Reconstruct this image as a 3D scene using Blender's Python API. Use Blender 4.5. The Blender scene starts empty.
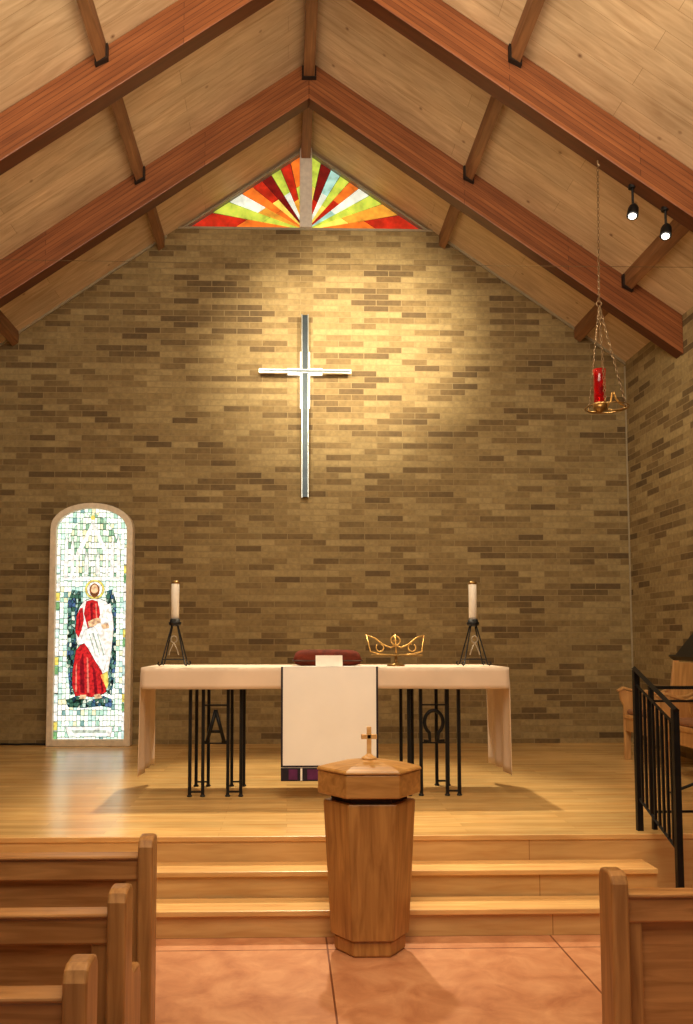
import bpy, bmesh, math, random
from mathutils import Vector, Matrix, Euler
random.seed(7)
S = bpy.context.scene
C = S.collection
PI = math.pi
F = 850.0
YAW, PITCH = math.radians(1.5), math.radians(4.0)
SHIFT = 69.0; SHX = 37.0
CAM = Vector((0, 0, 1.6))
ROT = Euler((PI/2 + PITCH, 0, -YAW), 'XYZ').to_matrix()

def at(px, py, Y=None, Z=None, X=None):
    r = ROT @ Vector(((px-346.5+SHX)/F, (512+SHIFT-py)/F, -1.0))
    if Y is not None: t = (Y-CAM.y)/r.y
    elif Z is not None: t = (Z-CAM.z)/r.z
    else: t = (X-CAM.x)/r.x
    return CAM + r*t

cd = bpy.data.cameras.new('camera'); cam = bpy.data.objects.new('camera', cd); C.objects.link(cam)
cam.location = CAM; cam.rotation_euler = Euler((PI/2+PITCH, 0, -YAW), 'XYZ')
cd.sensor_fit = 'VERTICAL'; cd.sensor_height = 36; cd.lens = F/1024*36
cd.shift_y = SHIFT/1024; cd.shift_x = SHX/1024
cd.clip_start = .05
S.camera = cam

# ---------------------------------------------------------------- materials
def lin(c):
    return tuple(((x/255)/12.92 if x/255 <= .04045 else (((x/255)+.055)/1.055)**2.4) for x in c) + (1,)

def newmat(name):
    m = bpy.data.materials.new(name); m.use_nodes = True
    nt = m.node_tree; b = nt.nodes['Principled BSDF']
    return m, nt, b
def N(nt, t, **kw):
    n = nt.nodes.new(t)
    for k, v in kw.items(): setattr(n, k, v)
    return n
def ramp(nt, stops, interp='LINEAR'):
    r = N(nt, 'ShaderNodeValToRGB'); r.color_ramp.interpolation = interp
    e = r.color_ramp.elements
    while len(e) < len(stops): e.new(.5)
    for i, (p, c) in enumerate(stops): e[i].position = p; e[i].color = lin(c)
    return r
def mixc(nt, a, b, fac, mode='MIX'):
    m = N(nt, 'ShaderNodeMix', data_type='RGBA', blend_type=mode)
    for sock, v in ((m.inputs[0], fac), (m.inputs[6], a), (m.inputs[7], b)):
        if hasattr(v, 'node'): nt.links.new(v, sock)
        else: sock.default_value = v
    return m.outputs[2]

def plain(name, c, rough=.5, metal=0, var=.12, scale=20, bump=0, spec=.5):
    m, nt, b = newmat(name)
    tc = N(nt, 'ShaderNodeTexCoord'); no = N(nt, 'ShaderNodeTexNoise')
    no.inputs['Scale'].default_value = scale; no.inputs['Detail'].default_value = 4
    nt.links.new(tc.outputs['Object'], no.inputs['Vector'])
    d = tuple(max(0, x*(1-var)) for x in c); l = tuple(min(255, x*(1+var*.6)) for x in c)
    r = ramp(nt, [(.3, d), (.7, l)])
    nt.links.new(no.outputs['Fac'], r.inputs['Fac']); nt.links.new(r.outputs['Color'], b.inputs['Base Color'])
    b.inputs['Roughness'].default_value = rough; b.inputs['Metallic'].default_value = metal
    b.inputs['Specular IOR Level'].default_value = spec
    return m

def glow(name, c, strength, var=.15, scale=12):
    m, nt, b = newmat(name)
    tc = N(nt, 'ShaderNodeTexCoord'); no = N(nt, 'ShaderNodeTexNoise')
    no.inputs['Scale'].default_value = scale; no.inputs['Detail'].default_value = 3
    nt.links.new(tc.outputs['Object'], no.inputs['Vector'])
    r = ramp(nt, [(.3, tuple(x*(1-var) for x in c)), (.7, tuple(min(255, x*(1+var)) for x in c))])
    nt.links.new(no.outputs['Fac'], r.inputs['Fac'])
    nt.links.new(r.outputs['Color'], b.inputs['Base Color']); nt.links.new(r.outputs['Color'], b.inputs['Emission Color'])
    b.inputs['Emission Strength'].default_value = strength; b.inputs['Roughness'].default_value = .25
    return m

def leaded(name, stops, scale, strength, lead=.05, seed=0, rnd=1.0, stretch=(1.25, 0, .8)):
    m, nt, b = newmat(name)
    tc = N(nt, 'ShaderNodeTexCoord'); mp = N(nt, 'ShaderNodeMapping'); mp.inputs['Scale'].default_value = stretch; mp.inputs['Location'].default_value = (seed, seed*.7, 0)
    nt.links.new(tc.outputs['Object'], mp.inputs['Vector'])
    v1 = N(nt, 'ShaderNodeTexVoronoi'); v1.inputs['Scale'].default_value = scale; v1.inputs['Randomness'].default_value = rnd; nt.links.new(mp.outputs[0], v1.inputs['Vector'])
    v2 = N(nt, 'ShaderNodeTexVoronoi', feature='DISTANCE_TO_EDGE'); v2.inputs['Scale'].default_value = scale; v2.inputs['Randomness'].default_value = rnd; nt.links.new(mp.outputs[0], v2.inputs['Vector'])
    sp = N(nt, 'ShaderNodeSeparateColor'); nt.links.new(v1.outputs['Color'], sp.inputs[0])
    r = ramp(nt, stops, 'CONSTANT'); nt.links.new(sp.outputs[0], r.inputs['Fac'])
    no = N(nt, 'ShaderNodeTexNoise'); no.inputs['Scale'].default_value = 38; no.inputs['Detail'].default_value = 3; nt.links.new(tc.outputs['Object'], no.inputs['Vector'])
    rn = ramp(nt, [(.35, (170, 182, 172)), (.55, (255, 255, 255))]); nt.links.new(no.outputs['Fac'], rn.inputs['Fac'])
    c1 = mixc(nt, r.outputs['Color'], rn.outputs['Color'], .6, 'MULTIPLY')
    re = ramp(nt, [(lead*.4, (60, 78, 74)), (lead, (255, 255, 255))]); nt.links.new(v2.outputs['Distance'], re.inputs['Fac'])
    c2 = mixc(nt, c1, re.outputs['Color'], 1, 'MULTIPLY')
    nt.links.new(c2, b.inputs['Base Color']); nt.links.new(c2, b.inputs['Emission Color'])
    b.inputs['Emission Strength'].default_value = strength; b.inputs['Roughness'].default_value = .25
    return m

def wood(name, dark, light, stretch=(1, 14, 14), rough=.4, boards=None, space='Object', ns=2.2, bump=.05, knots=None):
    m, nt, b = newmat(name)
    tc = N(nt, 'ShaderNodeTexCoord'); mp = N(nt, 'ShaderNodeMapping'); mp.inputs['Scale'].default_value = stretch
    if space == 'World':
        g = N(nt, 'ShaderNodeNewGeometry'); src = g.outputs['Position']
    else: src = tc.outputs['Object']
    nt.links.new(src, mp.inputs['Vector'])
    no = N(nt, 'ShaderNodeTexNoise'); no.inputs['Scale'].default_value = ns; no.inputs['Detail'].default_value = 8
    no.inputs['Distortion'].default_value = .7
    nt.links.new(mp.outputs['Vector'], no.inputs['Vector'])
    r = ramp(nt, [(.28, dark), (.72, light)]); nt.links.new(no.outputs['Fac'], r.inputs['Fac'])
    col = r.outputs['Color']
    n2 = N(nt, 'ShaderNodeTexNoise'); n2.inputs['Scale'].default_value = 1.6; nt.links.new(src, n2.inputs['Vector'])
    r2 = ramp(nt, [(.3, (222, 222, 222)), (.7, (255, 255, 255))]); nt.links.new(n2.outputs['Fac'], r2.inputs['Fac'])
    col = mixc(nt, col, r2.outputs['Color'], .8, 'MULTIPLY')
    if boards:
        ua, va, bw, rh, lo, gap = boards
        sp = N(nt, 'ShaderNodeSeparateXYZ'); nt.links.new(src, sp.inputs[0])
        cb = N(nt, 'ShaderNodeCombineXYZ'); nt.links.new(sp.outputs[ua], cb.inputs[0]); nt.links.new(sp.outputs[va], cb.inputs[1])
        bt = N(nt, 'ShaderNodeTexBrick'); bt.offset = .37; bt.inputs['Scale'].default_value = 1
        bt.inputs['Brick Width'].default_value = bw; bt.inputs['Row Height'].default_value = rh
        bt.inputs['Mortar Size'].default_value = gap; bt.inputs['Mortar Smooth'].default_value = .2
        bt.inputs['Color1'].default_value = lin((lo,)*3); bt.inputs['Color2'].default_value = (1, 1, 1, 1)
        bt.inputs['Mortar'].default_value = lin((190, 175, 160))
        nt.links.new(cb.outputs[0], bt.inputs['Vector'])
        col = mixc(nt, col, bt.outputs['Color'], 1.0, 'MULTIPLY')
    if knots:
        vo = N(nt, 'ShaderNodeTexVoronoi'); vo.inputs['Scale'].default_value = knots; nt.links.new(src, vo.inputs['Vector'])
        rk = ramp(nt, [(.0, (130, 90, 60)), (.09, (255, 255, 255))]); nt.links.new(vo.outputs['Distance'], rk.inputs['Fac'])
        col = mixc(nt, col, rk.outputs['Color'], 1.0, 'MULTIPLY')
    nt.links.new(col, b.inputs['Base Color']); b.inputs['Roughness'].default_value = rough
    bp = N(nt, 'ShaderNodeBump'); bp.inputs['Strength'].default_value = bump; bp.inputs['Distance'].default_value = .01
    nt.links.new(no.outputs['Fac'], bp.inputs['Height']); nt.links.new(bp.outputs['Normal'], b.inputs['Normal'])
    return m

def brick(name, u):
    m, nt, b = newmat(name)
    g = N(nt, 'ShaderNodeNewGeometry'); sp = N(nt, 'ShaderNodeSeparateXYZ'); nt.links.new(g.outputs['Position'], sp.inputs[0])
    cb = N(nt, 'ShaderNodeCombineXYZ'); nt.links.new(sp.outputs[u], cb.inputs[0]); nt.links.new(sp.outputs[2], cb.inputs[1])
    bt = N(nt, 'ShaderNodeTexBrick'); bt.inputs['Scale'].default_value = 1
    bt.inputs['Brick Width'].default_value = .295; bt.inputs['Row Height'].default_value = .0705
    bt.inputs['Mortar Size'].default_value = .0048; bt.inputs['Mortar Smooth'].default_value = .2
    bt.inputs['Color1'].default_value = (0, 0, 0, 1); bt.inputs['Color2'].default_value = (1, 1, 1, 1)
    bt.inputs['Mortar'].default_value = (.5, .5, .5, 1)
    nt.links.new(cb.outputs[0], bt.inputs['Vector'])
    nl = N(nt, 'ShaderNodeTexNoise'); nl.inputs['Scale'].default_value = 1.3; nl.inputs['Detail'].default_value = 3
    nt.links.new(g.outputs['Position'], nl.inputs['Vector'])
    ma = N(nt, 'ShaderNodeMath', operation='MULTIPLY_ADD'); nt.links.new(nl.outputs['Fac'], ma.inputs[0]); ma.inputs[1].default_value = .5; ma.inputs[2].default_value = -.25
    mb_ = N(nt, 'ShaderNodeMath', operation='ADD', use_clamp=True); nt.links.new(ma.outputs[0], mb_.inputs[0]); nt.links.new(bt.outputs['Color'], mb_.inputs[1])
    r = ramp(nt, [(0, (100, 80, 50)), (.14, (118, 96, 60)), (.36, (140, 117, 76)), (.6, (152, 130, 86)), (.88, (168, 146, 100)), (1, (134, 111, 70))])
    nt.links.new(mb_.outputs[0], r.inputs['Fac'])
    no = N(nt, 'ShaderNodeTexNoise'); no.inputs['Scale'].default_value = 25; no.inputs['Detail'].default_value = 5
    nt.links.new(g.outputs['Position'], no.inputs['Vector'])
    r2 = ramp(nt, [(.3, (218, 218, 218)), (.7, (255, 255, 255))]); nt.links.new(no.outputs['Fac'], r2.inputs['Fac'])
    c1 = mixc(nt, r.outputs['Color'], r2.outputs['Color'], 1.0, 'MULTIPLY')
    c2 = mixc(nt, c1, lin((146, 126, 88)), bt.outputs['Fac'])
    nt.links.new(c2, b.inputs['Base Color']); b.inputs['Roughness'].default_value = .85
    iv = N(nt, 'ShaderNodeMath', operation='SUBTRACT'); iv.inputs[0].default_value = 1; nt.links.new(bt.outputs['Fac'], iv.inputs[1])
    ad = N(nt, 'ShaderNodeMath', operation='MULTIPLY_ADD'); nt.links.new(no.outputs['Fac'], ad.inputs[0]); ad.inputs[1].default_value = .3
    nt.links.new(iv.outputs[0], ad.inputs[2])
    bp = N(nt, 'ShaderNodeBump'); bp.inputs['Strength'].default_value = .7; bp.inputs['Distance'].default_value = .008
    nt.links.new(ad.outputs[0], bp.inputs['Height']); nt.links.new(bp.outputs['Normal'], b.inputs['Normal'])
    return m

K = .695
def beam_mat(name):
    m, nt, b = newmat(name)
    tc = N(nt, 'ShaderNodeTexCoord'); sp = N(nt, 'ShaderNodeSeparateXYZ'); nt.links.new(tc.outputs['Object'], sp.inputs[0])
    ab = N(nt, 'ShaderNodeMath', operation='ABSOLUTE'); nt.links.new(sp.outputs[0], ab.inputs[0])
    v = N(nt, 'ShaderNodeMath', operation='MULTIPLY_ADD'); nt.links.new(ab.outputs[0], v.inputs[0]); v.inputs[1].default_value = K
    nt.links.new(sp.outputs[2], v.inputs[2])
    cb = N(nt, 'ShaderNodeCombineXYZ'); nt.links.new(sp.outputs[0], cb.inputs[0]); nt.links.new(sp.outputs[1], cb.inputs[1]); nt.links.new(v.outputs[0], cb.inputs[2])
    mp = N(nt, 'ShaderNodeMapping'); mp.inputs['Scale'].default_value = (1.2, 12, 16); nt.links.new(cb.outputs[0], mp.inputs['Vector'])
    no = N(nt, 'ShaderNodeTexNoise'); no.inputs['Scale'].default_value = 2; no.inputs['Detail'].default_value = 7; nt.links.new(mp.outputs[0], no.inputs['Vector'])
    r = ramp(nt, [(.25, (118, 66, 36)), (.5, (142, 84, 46)), (.78, (164, 102, 60))]); nt.links.new(no.outputs['Fac'], r.inputs['Fac'])
    cb2 = N(nt, 'ShaderNodeCombineXYZ'); nt.links.new(sp.outputs[0], cb2.inputs[0]); nt.links.new(v.outputs[0], cb2.inputs[1])
    bt = N(nt, 'ShaderNodeTexBrick'); bt.inputs['Scale'].default_value = 1; bt.offset = .4
    bt.inputs['Brick Width'].default_value = 2.6; bt.inputs['Row Height'].default_value = .05; bt.inputs['Mortar Size'].default_value = .0025
    bt.inputs['Color1'].default_value = lin((216, 208, 204)); bt.inputs['Color2'].default_value = (1, 1, 1, 1); bt.inputs['Mortar'].default_value = lin((150, 130, 118))
    nt.links.new(cb2.outputs[0], bt.inputs['Vector'])
    col = mixc(nt, r.outputs['Color'], bt.outputs['Color'], 1.0, 'MULTIPLY')
    nt.links.new(col, b.inputs['Base Color']); b.inputs['Roughness'].default_value = .45
    return m

M = {}
M['brick_x'] = brick('brick_back', 0); M['brick_y'] = brick('brick_side', 1)
M['beam'] = beam_mat('laminated_beam')
M['purlin'] = wood('purlin_wood', (112, 74, 44), (154, 108, 68), (14, 1, 14), .55)
M['deck'] = wood('ceiling_wood', (204, 172, 132), (240, 214, 174), (1.2, 9, 1.2), .6, boards=(0, 1, 2.6, .19, 238, .0015), space='World', knots=3.4)
M['maple'] = wood('maple_floor', (222, 170, 100), (244, 206, 138), (1.2, 14, 14), .24, boards=(0, 1, 1.1, .083, 224, .0008), space='World', bump=.015)
M['maple_step'] = wood('maple_step', (218, 166, 102), (240, 198, 134), (1.2, 14, 14), .35, boards=(0, 2, 2.3, 3.0, 238, .003), space='World', bump=.02)
M['nosing'] = wood('nosing_wood', (216, 162, 98), (240, 198, 130), (1.2, 14, 14), .34)
M['oak'] = wood('font_oak', (150, 100, 48), (204, 150, 82), (14, 14, 1.3), .38)
M['oak_lid'] = wood('lid_oak', (170, 118, 58), (214, 160, 90), (1.3, 14, 14), .35)
M['pew'] = wood('pew_oak', (152, 102, 54), (206, 152, 94), (1.2, 16, 16), .38)
M['pew_v'] = wood('pew_post_oak', (146, 98, 52), (198, 146, 88), (16, 16, 1.2), .38)
M['chair'] = wood('chair_wood', (186, 134, 78), (226, 178, 116), (10, 10, 1.3), .4)
M['black'] = plain('black_iron', (18, 17, 18), .5, .4, .2)
M['wire'] = plain('dull_wire', (96, 80, 58), .9, 0, .1, spec=.1)
M['bracket'] = plain('dark_bracket', (46, 36, 30), .6, .5, .2)
M['white_wax'] = plain('white_wax', (252, 248, 238), .5, var=.03)
M['linen'] = plain('linen', (230, 208, 186), .85, var=.04, scale=3)
M['banner'] = plain('white_banner', (252, 248, 244), .8, var=.015, scale=4)
M['navy'] = plain('dark_trim', (30, 20, 38), .8)
M['purple'] = plain('purple_cloth', (92, 30, 84), .8)
M['redc'] = plain('brown_red_cloth', (98, 40, 26), .85, var=.2, spec=.15)
M['seatc'] = plain('tan_seat_cloth', (150, 104, 72), .8, var=.1)
M['paper'] = plain('paper', (244, 236, 226), .8, var=.03)
M['brass'] = plain('brass', (204, 160, 88), .35, .8, .1)
M['dbrass'] = plain('antique_brass', (158, 124, 72), .35, .85, .15)
M['dull'] = plain('dull_chain_metal', (132, 108, 78), .4, .7, .15)
M['silver'] = plain('silver_metal', (170, 176, 176), .28, .8, .08)
M['silver_dark'] = plain('dark_metal', (46, 54, 60), .35, .8, .1)
M['cross_white'] = glow('backlit_bar', (250, 250, 244), .95, .02)
M['emblem'] = plain('emblem_metal', (176, 164, 144), .4, .5, .1)
M['frame'] = plain('cream_frame', (232, 218, 196), .5, var=.06)
M['trimw'] = plain('white_trim', (222, 216, 206), .5, var=.06)
M['trimd'] = plain('corner_trim', (160, 148, 122), .5, var=.06)
M['lead'] = plain('lead_came', (30, 34, 34), .6, .3)
M['shade'] = plain('shadow_gap_wood', (58, 36, 20), .7)
M['bulb'] = glow('lamp_face', (255, 240, 215), 6)
M['redglass'] = glow('ruby_glass', (150, 8, 12), .22, .3)
M['redglass'].node_tree.nodes['Principled BSDF'].inputs['Roughness'].default_value = .05
M['redglass'].node_tree.nodes['Principled BSDF'].inputs['Transmission Weight'].default_value = .6
M['field_pale'] = leaded('glass_field_pale', [(0, (214, 240, 222)), (.2, (240, 250, 242)), (.5, (186, 220, 212)), (.62, (246, 250, 240)), (.82, (164, 204, 186)), (.91, (226, 224, 186)), (.96, (112, 152, 150))], 24, 1.35, .08, 3, .15, (1.0, 0, .7))
M['field_dark'] = leaded('glass_field_dark', [(0, (58, 100, 124)), (.2, (100, 148, 142)), (.38, (62, 108, 92)), (.58, (186, 220, 210)), (.72, (78, 112, 162)), (.88, (220, 236, 222))], 26, .95, .08, 9, .5, (1.1, 0, .8))
M['field_canopy'] = leaded('glass_field_canopy', [(0, (236, 246, 230)), (.3, (170, 204, 178)), (.45, (248, 252, 244)), (.74, (120, 162, 132)), (.86, (230, 228, 186))], 24, 1.3, .1, 5, .1, (1.3, 0, .6))

FLX = at(326, 937, Z=0).x
def floor_mat():
    m, nt, b = newmat('terracotta_floor')
    g = N(nt, 'ShaderNodeNewGeometry')
    n1 = N(nt, 'ShaderNodeTexNoise'); n1.inputs['Scale'].default_value = 5; n1.inputs['Detail'].default_value = 12; n1.inputs['Roughness'].default_value = .62; n1.inputs['Distortion'].default_value = .6
    nt.links.new(g.outputs['Position'], n1.inputs['Vector'])
    r = ramp(nt, [(.3, (168, 106, 70)), (.5, (192, 132, 92)), (.7, (210, 154, 112))]); nt.links.new(n1.outputs['Fac'], r.inputs['Fac'])
    mp = N(nt, 'ShaderNodeMapping'); mp.inputs['Location'].default_value = (-FLX, .35, 0)
    nt.links.new(g.outputs['Position'], mp.inputs['Vector'])
    bt = N(nt, 'ShaderNodeTexBrick'); bt.offset = 0; bt.inputs['Scale'].default_value = 1
    bt.inputs['Brick Width'].default_value = 1.22; bt.inputs['Row Height'].default_value = 4.88; bt.inputs['Mortar Size'].default_value = .005
    bt.inputs['Color1'].default_value = (1, 1, 1, 1); bt.inputs['Color2'].default_value = lin((242, 242, 242)); bt.inputs['Mortar'].default_value = lin((150, 120, 98))
    nt.links.new(mp.outputs[0], bt.inputs['Vector'])
    col = mixc(nt, r.outputs['Color'], bt.outputs['Color'], 1, 'MULTIPLY')
    nt.links.new(col, b.inputs['Base Color']); b.inputs['Roughness'].default_value = .42
    return m
M['floor'] = floor_mat()

# ---------------------------------------------------------------- mesh helpers
class MB:
    def __init__(s): s.bm = bmesh.new(); s.mi = 0
    def _f(s, vs):
        try:
            f = s.bm.faces.new(vs); f.material_index = s.mi; return f
        except ValueError: return None
    def box(s, x0, x1, y0, y1, z0, z1, rot=None, piv=None):
        vs = [Vector((x, y, z)) for x in (x0, x1) for y in (y0, y1) for z in (z0, z1)]
        if rot is not None:
            p = Vector(piv) if piv else Vector(((x0+x1)/2, (y0+y1)/2, (z0+z1)/2))
            vs = [rot @ (v-p) + p for v in vs]
        b = [s.bm.verts.new(v) for v in vs]
        for q in ((0, 1, 3, 2), (4, 6, 7, 5), (0, 4, 5, 1), (2, 3, 7, 6), (0, 2, 6, 4), (1, 5, 7, 3)): s._f([b[i] for i in q])
        return s
    def prism(s, pts, a, b, axis='Y'):
        def P(p, t):
            return {'Y': (p[0], t, p[1]), 'X': (t, p[0], p[1]), 'Z': (p[0], p[1], t)}[axis]
        A = [s.bm.verts.new(P(p, a)) for p in pts]; B = [s.bm.verts.new(P(p, b)) for p in pts]
        s._f(A); s._f(list(reversed(B)))
        n = len(pts)
        for i in range(n): s._f([A[i], B[i], B[(i+1) % n], A[(i+1) % n]])
        return s
    def tube(s, pts, r, seg=10, closed=False, cap=True):
        pts = [Vector(p) for p in pts]; n = len(pts); rings = []
        rr = r if isinstance(r, (list, tuple)) else [r]*n
        up = None
        for i in range(n):
            if closed: d = pts[(i+1) % n]-pts[i-1]
            else: d = pts[min(i+1, n-1)]-pts[max(i-1, 0)]
            d.normalize()
            if up is None:
                up = Vector((0, 0, 1)) if abs(d.z) < .9 else Vector((1, 0, 0))
            u = d.cross(up)
            if u.length < 1e-5: u = d.cross(Vector((0, 1, .1)))
            u.normalize(); w = u.cross(d).normalized(); up = w
            rings.append([s.bm.verts.new(pts[i] + (u*math.cos(2*PI*k/seg) + w*math.sin(2*PI*k/seg))*rr[i]) for k in range(seg)])
        for i in range(n if closed else n-1):
            A, B = rings[i], rings[(i+1) % n]
            for k in range(seg): s._f([A[k], A[(k+1) % seg], B[(k+1) % seg], B[k]])
        if cap and not closed: s._f(list(reversed(rings[0]))); s._f(rings[-1])
        return s
    def loft(s, profile, n, cx=0, cy=0, phase=0, sy=1.0):
        rings = []
        for r, z in profile:
            rings.append([s.bm.verts.new((cx+r*math.cos(phase+2*PI*k/n), cy+sy*r*math.sin(phase+2*PI*k/n), z)) for k in range(n)])
        for A, B in zip(rings, rings[1:]):
            for k in range(n): s._f([A[k], A[(k+1) % n], B[(k+1) % n], B[k]])
        s._f(list(reversed(rings[0]))); s._f(rings[-1])
        return s
    def xf(s, mat):
        bmesh.ops.transform(s.bm, matrix=mat, verts=s.bm.verts); return s
    def build(s, name, mats, parent=None, smooth=False, bevel=0, bseg=2, loc=None, fix=True):
        if fix: bmesh.ops.recalc_face_normals(s.bm, faces=s.bm.faces)
        me = bpy.data.meshes.new(name); s.bm.to_mesh(me); s.bm.free()
        for m in (mats if isinstance(mats, list) else [mats]): me.materials.append(m)
        if smooth:
            for p in me.polygons: p.use_smooth = True
        o = bpy.data.objects.new(name, me); C.objects.link(o)
        if parent: o.parent = parent
        if loc is not None: o.location = loc
        if bevel:
            b = o.modifiers.new('bevel', 'BEVEL'); b.width = bevel; b.segments = bseg; b.limit_method = 'ANGLE'; b.angle_limit = math.radians(40)
        return o
def tag(o, label=None, cat=None, group=None, kind=None):
    if label: o['label'] = label
    if cat: o['category'] = cat
    if group: o['group'] = group
    if kind: o['kind'] = kind
    return o
def thing(name, label, cat, loc=(0, 0, 0), rz=0, group=None):
    o = bpy.data.objects.new(name, None); C.objects.link(o); o.location = loc; o.rotation_euler = (0, 0, rz); o.empty_display_size = .1
    return tag(o, label, cat, group)

# ---------------------------------------------------------------- room shell
HW = 3.74
RC = .21; ZC = 7.45; XL, XR = RC-HW, RC+HW; ZE = ZC-K*HW
YW = 9.66; P = .44; YB = -1.5; ZWT = 6.40
Y1, Y2, Y3 = 4.70, 4.93, 5.15; R = P/3

m = MB(); dx = (ZC-ZWT)/K
m.prism([(XL, 0), (XR, 0), (XR, ZE), (RC+dx, ZWT), (RC-dx, ZWT), (XL, ZE)], YW, YW+.25)
tag(m.build('wall_back', M['brick_x']), 'tan and brown brick wall behind the altar', 'wall', kind='structure')
tag(MB().box(XR, XR+.25, YB, YW+.25, 0, ZE).build('wall_right', M['brick_y']), 'brick side wall on the right', 'wall', kind='structure')
tag(MB().box(XL-.25, XL, YB, YW+.25, 0, ZE).build('wall_left', M['brick_y']), 'brick side wall on the left', 'wall', kind='structure')
tag(MB().box(XL, XR, YB, Y3, -.1, 0).build('floor', M['floor']), 'reddish tan floor with thin joints', 'floor', kind='structure')
tag(MB().box(XL, XR, Y3, YW, -.1, P).build('floor_platform', M['maple']), 'raised maple platform floor under the altar', 'floor', kind='structure')
m = MB(); T = .12; ex = .3
m.prism([(RC, ZC), (XL-ex, ZE-K*ex), (XL-ex, ZE-K*ex+T), (RC, ZC+T)], YB, YW+.3)
m.prism([(RC, ZC), (XR+ex, ZE-K*ex), (XR+ex, ZE-K*ex+T), (RC, ZC+T)], YB, YW+.3)
tag(m.build('ceiling', M['deck']), 'pitched ceiling of tan wood decking', 'ceiling', kind='structure')
for i, sg in enumerate((1, -1)):
    pts = [(RC+sg*1.62, ZC-K*1.62), (RC+sg*HW, ZE), (RC+sg*HW, ZE-.03), (RC+sg*1.62, ZC-K*1.62-.03)]
    tag(MB().prism(pts, YW-.02, YW).build('trim_%d' % (i+1), M['trimd']), 'thin pale trim where %s roof slope meets brick' % ('right' if sg > 0 else 'left'), 'trim', kind='structure')
tag(MB().box(XR-.014, XR, YW-.014, YW, P, ZE-.05).build('trim_3', M['trimd']), 'thin vertical trim in the right brick corner', 'trim', kind='structure')
tag(MB().box(RC-dx+.02, RC+dx-.02, YW-.012, YW+.06, ZWT, ZWT+.02).build('trim_4', M['trimd']), 'sill on top of the bricks under the fan windows', 'trim', kind='structure')

# fan windows
fc = {'r': (172, 38, 20), 'd': (108, 18, 16), 'o': (220, 112, 38), 'y': (236, 208, 90), 'g': (180, 198, 72), 'w': (216, 230, 212), 'b': (156, 202, 194), 'm': (216, 154, 54)}
fnames = {'r': 'red', 'd': 'crimson', 'o': 'orange', 'y': 'yellow', 'g': 'lime', 'w': 'white', 'b': 'aqua', 'm': 'amber'}
fk = list(fc); FM = [M['lead']] + [glow('fan_pane_'+fnames[k], fc[k], .78, .15, 9) for k in fk]  # panes emit by themselves, standing in for daylight behind the glass
W_, H_ = 1.42, .965
def fan(idx, sg, cols):
    root = tag(bpy.data.objects.new('window_%d' % idx, None), '%s half of the sunburst stained glass window in the gable' % ('left' if sg < 0 else 'right'), 'window', kind='structure')
    C.objects.link(root); root.location = (RC, YW, ZWT+.02)
    g = MB(); g.mi = 0
    g.prism([(sg*.02, 0), (sg*(W_-.04), 0), (sg*.02, H_-.04)], .06, .075)
    n = len(cols); angs = [87*(i/n)**.97 for i in range(n+1)]
    def rad(a): a = math.radians(a); return 1/(math.cos(a)/W_+math.sin(a)/H_)
    for i, cs in enumerate(cols):
        a0, a1 = angs[i]+.35, angs[i+1]-.35
        k = len(cs); offs = [.06] + [(.46 if i % 2 else .62)+(j*.22) for j in range(k-1)] + [.99]
        for j, cch in enumerate(cs):
            r0, r1 = offs[j]+.005, offs[j+1]-.005
            g.mi = 1+fk.index(cch)
            pts = []
            for a, q in ((a0, r0), (a1, r0), (a1, r1), (a0, r1)):
                rr = rad(a)*.99*q; pts.append((sg*(rr*math.cos(math.radians(a))), rr*math.sin(math.radians(a))+.004))
            g.prism(pts, .045, .06)
    g.build('glass', FM, root)
    f = MB()
    f.prism([(0, H_+.02), (sg*(W_+.03), 0), (sg*(W_-.012), 0), (0, H_-.008)], 0, .08)
    f.prism([(0, 0), (sg*(W_+.02), 0), (sg*(W_-.02), .012), (0, .012)], 0, .08)
    f.build('window_frame', M['trimd'], root)
fan(1, -1, ['or', 'gg', 'mw', 'oo', 'yr', 'dd', 'wg', 'mr', 'go'])
fan(2, 1, ['or', 'ym', 'gg', 'bw', 'ro', 'yg', 'wb', 'rd', 'yg'])
tag(MB().box(RC-.072, RC+.072, YW-.05, YW+.08, ZWT+.02, ZC-.07).build('window_post', M['trimw'], bevel=.006), 'white post dividing the sunburst window halves', 'post')

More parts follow.
